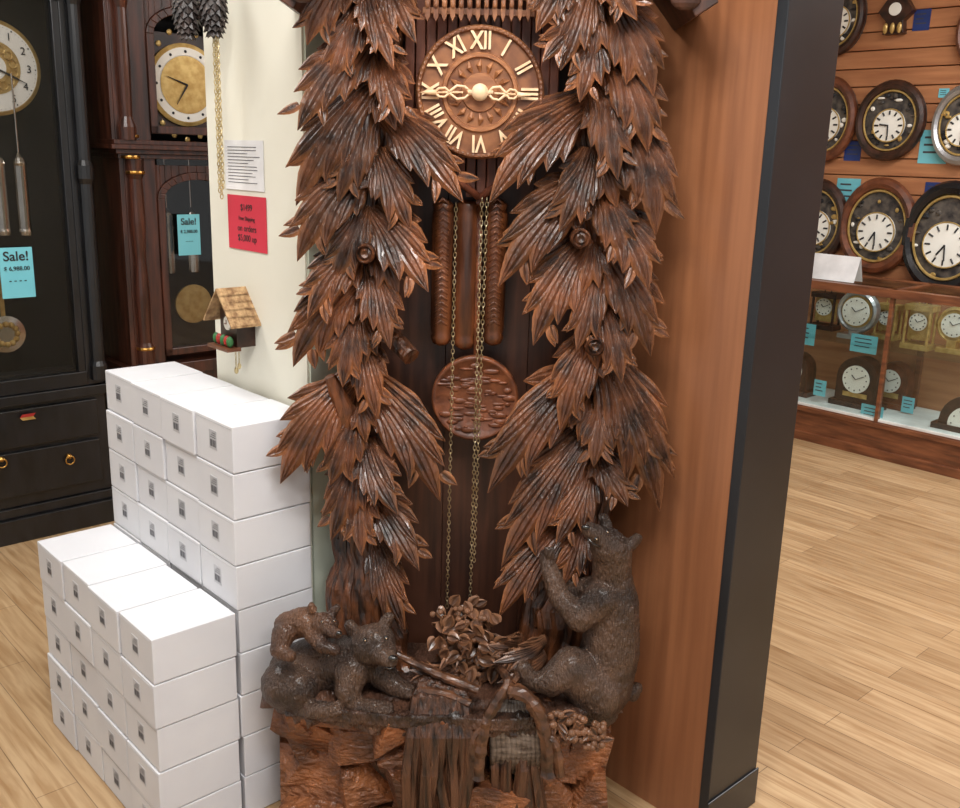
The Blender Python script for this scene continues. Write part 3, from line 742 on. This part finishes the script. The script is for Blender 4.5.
def archtop(x0,x1,z0,z1,th,y0,y1,g):
    n=14; cx=(x0+x1)/2; R0=(x1-x0)/2
    o_=[(cx+R0*math.cos(PI*k/n),z1+R0*.6*math.sin(PI*k/n)) for k in range(n+1)]
    i_=[(cx+(R0-th)*math.cos(PI*k/n),z1+(R0*.6-th)*math.sin(PI*k/n)) for k in range(n+1)]
    for k in range(n): g.prism([o_[k],o_[k+1],i_[k+1],i_[k]],y0,y1)
    g.box(x0,x0+th,y0,y1,z0,z1); g.box(x1-th,x1,y0,y1,z0,z1); g.box(x0,x1,y0,y1,z0,z0+th)
    for k in range(n):
        g.prism([o_[k],(o_[k][0],z1+R0*.75),(o_[k+1][0],z1+R0*.75),o_[k+1]],y0+.01,y1)
archtop(-.18,.18,.68,1.34,.03,-.18,-.15,g); archtop(-.20,.20,1.60,1.98,.03,-.2,-.17,g)
g.obj('case',m_mahog,parent=e,bevel=.004)
g=G(); g.box(-.3,.3,.12,.2,.65,2.16); g.obj('interior',m_inside,parent=e)
g=G(); g.box(-.18,.18,-.10,-.09,1.60,2.0,4)
g.lathe([(.165,-.0),(.165,-.012),(.15,-.016),(.001,-.016)],(0,-.10,1.80),'y',48,0); g.lathe([(.148,-.017),(.118,-.018),(.117,-.017)],(0,-.10,1.80),'y',48,1); g.lathe([(.115,-.0185),(.001,-.02)],(0,-.10,1.80),'y',48,0)
for k in range(12):
    th=2*PI*k/12; g.sph((.132*math.cos(th),-.119,1.8+.132*math.sin(th)),(.006,.002,.006),2,6,5)
for k in range(16):
    th=2*PI*k/16; g.sph((.19*math.cos(th)*.8,-.103,1.8+.22*math.sin(th)),(.012,.004,.012),0,6,5)
g.tube([(0,-.125,1.8),(-.09,-.125,1.83)],[.004,.001],6,2); g.tube([(0,-.125,1.8),(-.05,-.125,1.72)],[.004,.001],6,2)
for x_ in(-.11,0,.11):
    g.lathe([(.004,0),(.026,.004),(.026,.25),(.02,.26),(.003,.28),(.003,.5)],(x_,-.10,1.02),'z',16,3)
g.lathe([(.085,0),(.085,-.01),(.001,-.015)],(0,-.08,.88),'y',36,0)
g.obj('dial_and_weights',[m_gold,m_white,m_ink,m_chrome,m_darkframe],parent=e)
g=G(); g.box(-.17,.17,-.165,-.162,.68,1.5); g.obj('door_glass',m_glassd,parent=e)
a_,z_=onC(190,235,FC); tag(e,a_-X0,-.19,z_,.10,.17,[('Sale!',.32,.038),('$ 2,988.00',.08,.018),('- - -',-.15,.02)])
g=G()
for zz in(1.58,1.50): g.lathe([(.037,0),(.039,.006),(.037,.012)],(-.29,-.19,zz),'z',20)
for zz in(.72,1.44): g.lathe([(.037,0),(.039,.006),(.037,.012)],(-.27,-.18,zz),'z',20)
g.obj('brass_trim',m_brass,parent=e)
# ================================================================ RIGHT: DISPLAY CASE
AF=5.05
dc=empty('glass_display_case',(0,0,0),ANG)
g=G()
C0,C1=.6,3.5; TZ=.925
g.box(AF,AF+.48,C0,C1,0,.20,0); g.box(AF-.02,AF+.5,C0,C1,.0,.05,0); g.box(AF-.015,AF+.49,C0,C1,.17,.195,0)
g.box(AF,AF+.48,C0,C1,.20,.215,1)
g.box(AF-.02,AF+.04,C0,C1,TZ-.045,TZ,0); g.box(AF+.44,AF+.5,C0,C1,TZ-.045,TZ,0)
for c in(C0,1.15,2.25,C1): g.box(AF-.01,AF+.02,c-.01,c+.01,.195,TZ-.04,0); g.box(AF+.44,AF+.48,c-.015,c+.015,.195,TZ-.04,0); g.box(AF,AF+.48,c-.015,c+.015,TZ-.045,TZ,0)
g.box(AF+.47,AF+.49,C0,C1,.215,TZ-.04,2)
g.obj('frame',[m_case,m_deck,m_pine],parent=dc,bevel=.002)
g=G(); g.box(AF+.002,AF+.007,C0,C1,.22,TZ-.045); g.box(AF+.03,AF+.46,C0,C1,.59,.598); g.box(AF+.0,AF+.47,C0,C1,TZ-.012,TZ-.004)
g.obj('glass_panes',m_glass,parent=dc)
def mantel(name,u,v,a,z0,w,h,style,fm):
    c,_=onA(u,v,a); e=frameA(name,a,c,z0); g=G()
    if style=='arch':
        n=12; pts=[(-w/2,.03),(w/2,.03)]+[(w/2*math.cos(PI*k/n),h-w/2+w/2*math.sin(PI*k/n)) for k in range(n+1)]
        g.prism(pts,-.05,.05,0); g.box(-w*.6,w*.6,-.07,.06,0,.03,0); zc=h-w*.52; r=w*.33
        g.box(-w*.3,w*.3,-.054,-.05,.06,zc-r,1)
    elif style=='round':
        zc=h-w*.45; r=w*.32; g.ring((0,0,zc),w*.42,w*.07,28,8,0,sy=2); g.lathe([(w*.42,.02),(w*.42,-.02)],(0,0,zc),'y',28,1); g.box(-w*.35,w*.35,-.05,.05,0,.025,0); g.box(-w*.12,w*.12,-.03,.03,.025,zc-w*.4,0)
    else:
        g.box(-w/2,w/2,-.05,.05,0,.03,0); g.box(-w/2,w/2,-.05,.05,h-.03,h,0)
        for s in(-1,1):
            for y_ in(-.04,.04): g.lathe([(.008,.03),(.008,h-.03)],(s*w*.42,y_,0),'z',8,0)
        g.tube([(-.02,0,h),(-.02,0,h+.03),(.02,0,h+.03),(.02,0,h)],.004,6,0); zc=h*.62; r=w*.32; g.box(-w*.36,w*.36,-.02,.02,.05,h-.03,1)
        for k in range(4): g.sph((-.03+.02*k,-.0,.06),.012,1,8,6)
    yy=-.056 if style=='arch' else -.03
    g.lathe([(r,.0),(r,-.006),(.001,-.008)],(0,yy,zc),'y',28,2)
    for k in range(12): g.sph((r*.8*math.cos(PI*k/6),yy-.009,zc+r*.8*math.sin(PI*k/6)),.004,3,5,4)
    g.tube([(0,yy-.012,zc),(r*.6,yy-.012,zc+r*.3)],.002,5,3); g.tube([(0,yy-.012,zc),(-r*.3,yy-.012,zc+r*.3)],.0025,5,3)
    g.obj('clock_body',[fm,m_gold,m_white,m_ink],parent=e); return e
D0,D1=.2155,.5985
mantel('mantel_clock',860,385,5.24,D0,.24,.29,'arch',m_darkframe)
mantel('mantel_clock',855,340,5.25,D1,.25,.27,'round',m_silver)
mantel('carriage_clock',918,340,5.25,D1,.15,.24,'box',m_gold)
mantel('mantel_clock',893,385,5.40,D0,.2,.26,'arch',m_brownframe)
mantel('carriage_clock',822,345,5.40,D1,.16,.22,'box',m_darkframe)
mantel('mantel_clock',795,385,5.24,D0,.2,.25,'arch',m_mahog)
mantel('carriage_clock',885,345,5.40,D1,.13,.2,'box',m_gold)
mantel('mantel_clock',953,345,5.30,D1,.2,.24,'round',m_gold)
mantel('mantel_clock',972,420,5.2,D0,.3,.2,'arch',m_darkframe)
def card(u,v,a,wpx,hpx,mat=m_teal,name='price_card'):
    e,w,h=rectA(name,a,u-wpx/2,v-hpx/2,u+wpx/2,v+hpx/2,mat,.002)
    g=G()
    for k in range(3): g.box(-w*.35,w*random.uniform(.1,.35),-.003,-.002,h*(.25-k*.22),h*(.31-k*.22))
    g.obj('print',m_barc,parent=e)
card(864,344,5.13,24,22); card(872,413,5.10,20,20); card(806,334,5.17,16,24); card(820,388,5.12,10,18); card(908,405,5.3,10,18)
c,z=onA(833,280,5.2); e=frameA('tent_sign',5.2,c,TZ-.003); g=G(); g.add([(-.15,-.05,0),(.15,-.05,0),(.15,0,.14),(-.15,0,.14),(.15,.05,0),(-.15,.05,0)],[(0,1,2,3),(3,2,4,5)])
for k in range(3): g.add([(-.1,-.042+k*.010,.022+k*.028),(.1,-.042+k*.010,.022+k*.028),(.1,-.0400+k*.010,.028+k*.028),(-.1,-.0400+k*.010,.028+k*.028)],[(0,1,2,3)],1)
g.obj('folded_card',[m_paper,m_barc],parent=e)
# ================================================================ WALL CLOCKS
AW=5.62
def wallclock(u,v,ru,rv,fm,dx=0,dz=-.12,name='wall_clock',fw=.13):
    c,z=onA(u,v,AW); _,z2=onA(u,v-rv,AW); c2,_=onA(u+ru,v,AW)
    rz_=abs(z2-z); rx=abs(c2-c); rx=max(rx,rz_*.8); e=frameA(name,AW-.002,c,z); g=G(); f=rz_*fw; S=rx/rz_
    g.lathe([(rz_*.95,0),(rz_*.95,-.03)],(0,0,0),'y',40,1,sx=S)
    g.ring((0,-.035,0),rz_-f,f,44,8,0,sx=S,sy=.9); g.ring((0,-.045,0),rz_-2.1*f,f*.22,44,6,3,sx=S)
    r=rz_*.40; o=(dx*rz_,-.045,dz*rz_)
    g.lathe([(r,.02),(r,-.004),(.001,-.006)],o,'y',32,2); g.ring((o[0],o[1]-.004,o[2]),r,.004,32,6,3)
    for k in range(12):
        th=PI*k/6; a=Vector((o[0]+r*.66*math.cos(th),o[1]-.007,o[2]+r*.66*math.sin(th))); b=Vector((o[0]+r*.9*math.cos(th),o[1]-.007,o[2]+r*.9*math.sin(th))); g.tube([a,b],.005,4,4)
    h1=random.uniform(0,6.28)
    g.tube([(o[0],-.056,o[2]),(o[0]+r*.55*math.cos(h1),-.056,o[2]+r*.55*math.sin(h1))],.005,5,4); g.tube([(o[0],-.056,o[2]),(o[0]+r*.05,-.056,o[2]-r*.7)],.004,5,4)
    for k in range(22):
        th=random.uniform(0,2*PI); q=rz_*random.uniform(.5,.70); 
        g.sph((q*math.cos(th)*S,-.036,q*math.sin(th)),(random.uniform(.008,.026),.010,random.uniform(.006,.016)),random.choice((3,4,4,2,1)),6,5)
    g.obj('clock',[fm,m_inn,m_white,m_gold,m_ink],parent=e)
for t in((840,18,28,40,m_darkframe),(828,120,24,44,m_brownframe),(893,121,36,41,m_darkframe),(818,222,23,44,m_darkframe),
         (880,226,40,49,m_brownframe),(950,238,34,58,m_blackframe),(967,125,24,42,m_silver),(990,30,30,40,m_brownframe),(790,20,30,40,m_brownframe)): wallclock(*t)
c,z=onA(899,16,AW); e=frameA('figurine_wall_clock',AW-.002,c,z); g=G()
g.prism([(-.10,.02),(-.05,.09),(.05,.09),(.10,.02),(.05,-.03),(.06,-.10),(-.06,-.10),(-.05,-.03)],-.05,0,0); g.lathe([(.035,0),(.035,-.01)],(0,-.05,.03),'y',20,1)
for x_ in(-.04,0,.04): g.sph((x_,-.06,-.07),(.015,.012,.03),2,8,6)
g.obj('body',[m_darkframe,m_white,m_gold],parent=e,bevel=.003)
for t in((934,147,24,34,m_teal),(848,192,20,28,m_teal),(922,20,14,20,m_blue),(853,151,14,20,m_blue),(935,192,18,20,m_blue),(944,93,9,9,m_teal)): card(t[0],t[1],AW,t[2],t[3],t[4])
# ================================================================ LIGHT
w=bpy.data.worlds.new('shop_ambient'); SC.world=w; w.use_nodes=True
w.node_tree.nodes['Background'].inputs[0].default_value=(1,1,1,1); w.node_tree.nodes['Background'].inputs[1].default_value=.66
LC=(1,.99,.975)
def area(name,loc,sx,sy,en,col=LC,rz=0):
    l=bpy.data.lights.new(name,'AREA'); l.shape='RECTANGLE'; l.size=sx; l.size_y=sy; l.energy=en; l.color=col
    o=bpy.data.objects.new(name,l); SC.collection.objects.link(o); o.location=loc; o.rotation_euler=(0,0,rz); return o
area('ceiling_light',(-.3,.7,2.9),1.2,.3,40,rz=ANG)
area('ceiling_light',(1.0,-.2,2.9),1.2,.3,38,rz=ANG)
area('ceiling_light',(-1.6,2.4,2.9),1.2,.6,34,rz=ANG)
area('ceiling_light',(2.0,3.4,2.9),1.6,1.0,72,rz=ANG)
area('ceiling_light',(3.2,3.8,2.9),1.2,.8,50,rz=ANG)
for loc,en in(((-.45,1.1,2.85),22),((.55,.9,2.85),26),((0.1,.3,2.85),20)):
    l=bpy.data.lights.new('ceiling_spot','POINT'); l.energy=en; l.shadow_soft_size=.05; l.color=LC
    o=bpy.data.objects.new('ceiling_spot',l); SC.collection.objects.link(o); o.location=loc
# ================================================================ CAMERA
cam=bpy.data.cameras.new('camera'); co=bpy.data.objects.new('camera',cam); SC.collection.objects.link(co); SC.camera=co
cam.sensor_width=36; cam.lens=36; cam.clip_start=.05
co.matrix_world=Matrix.Translation((0,0,CAMZ))@Matrix.Rotation(PI/2-PITCH,4,'X')@Matrix.Rotation(ROLL,4,'Z')
SC.view_settings.view_transform='Standard'
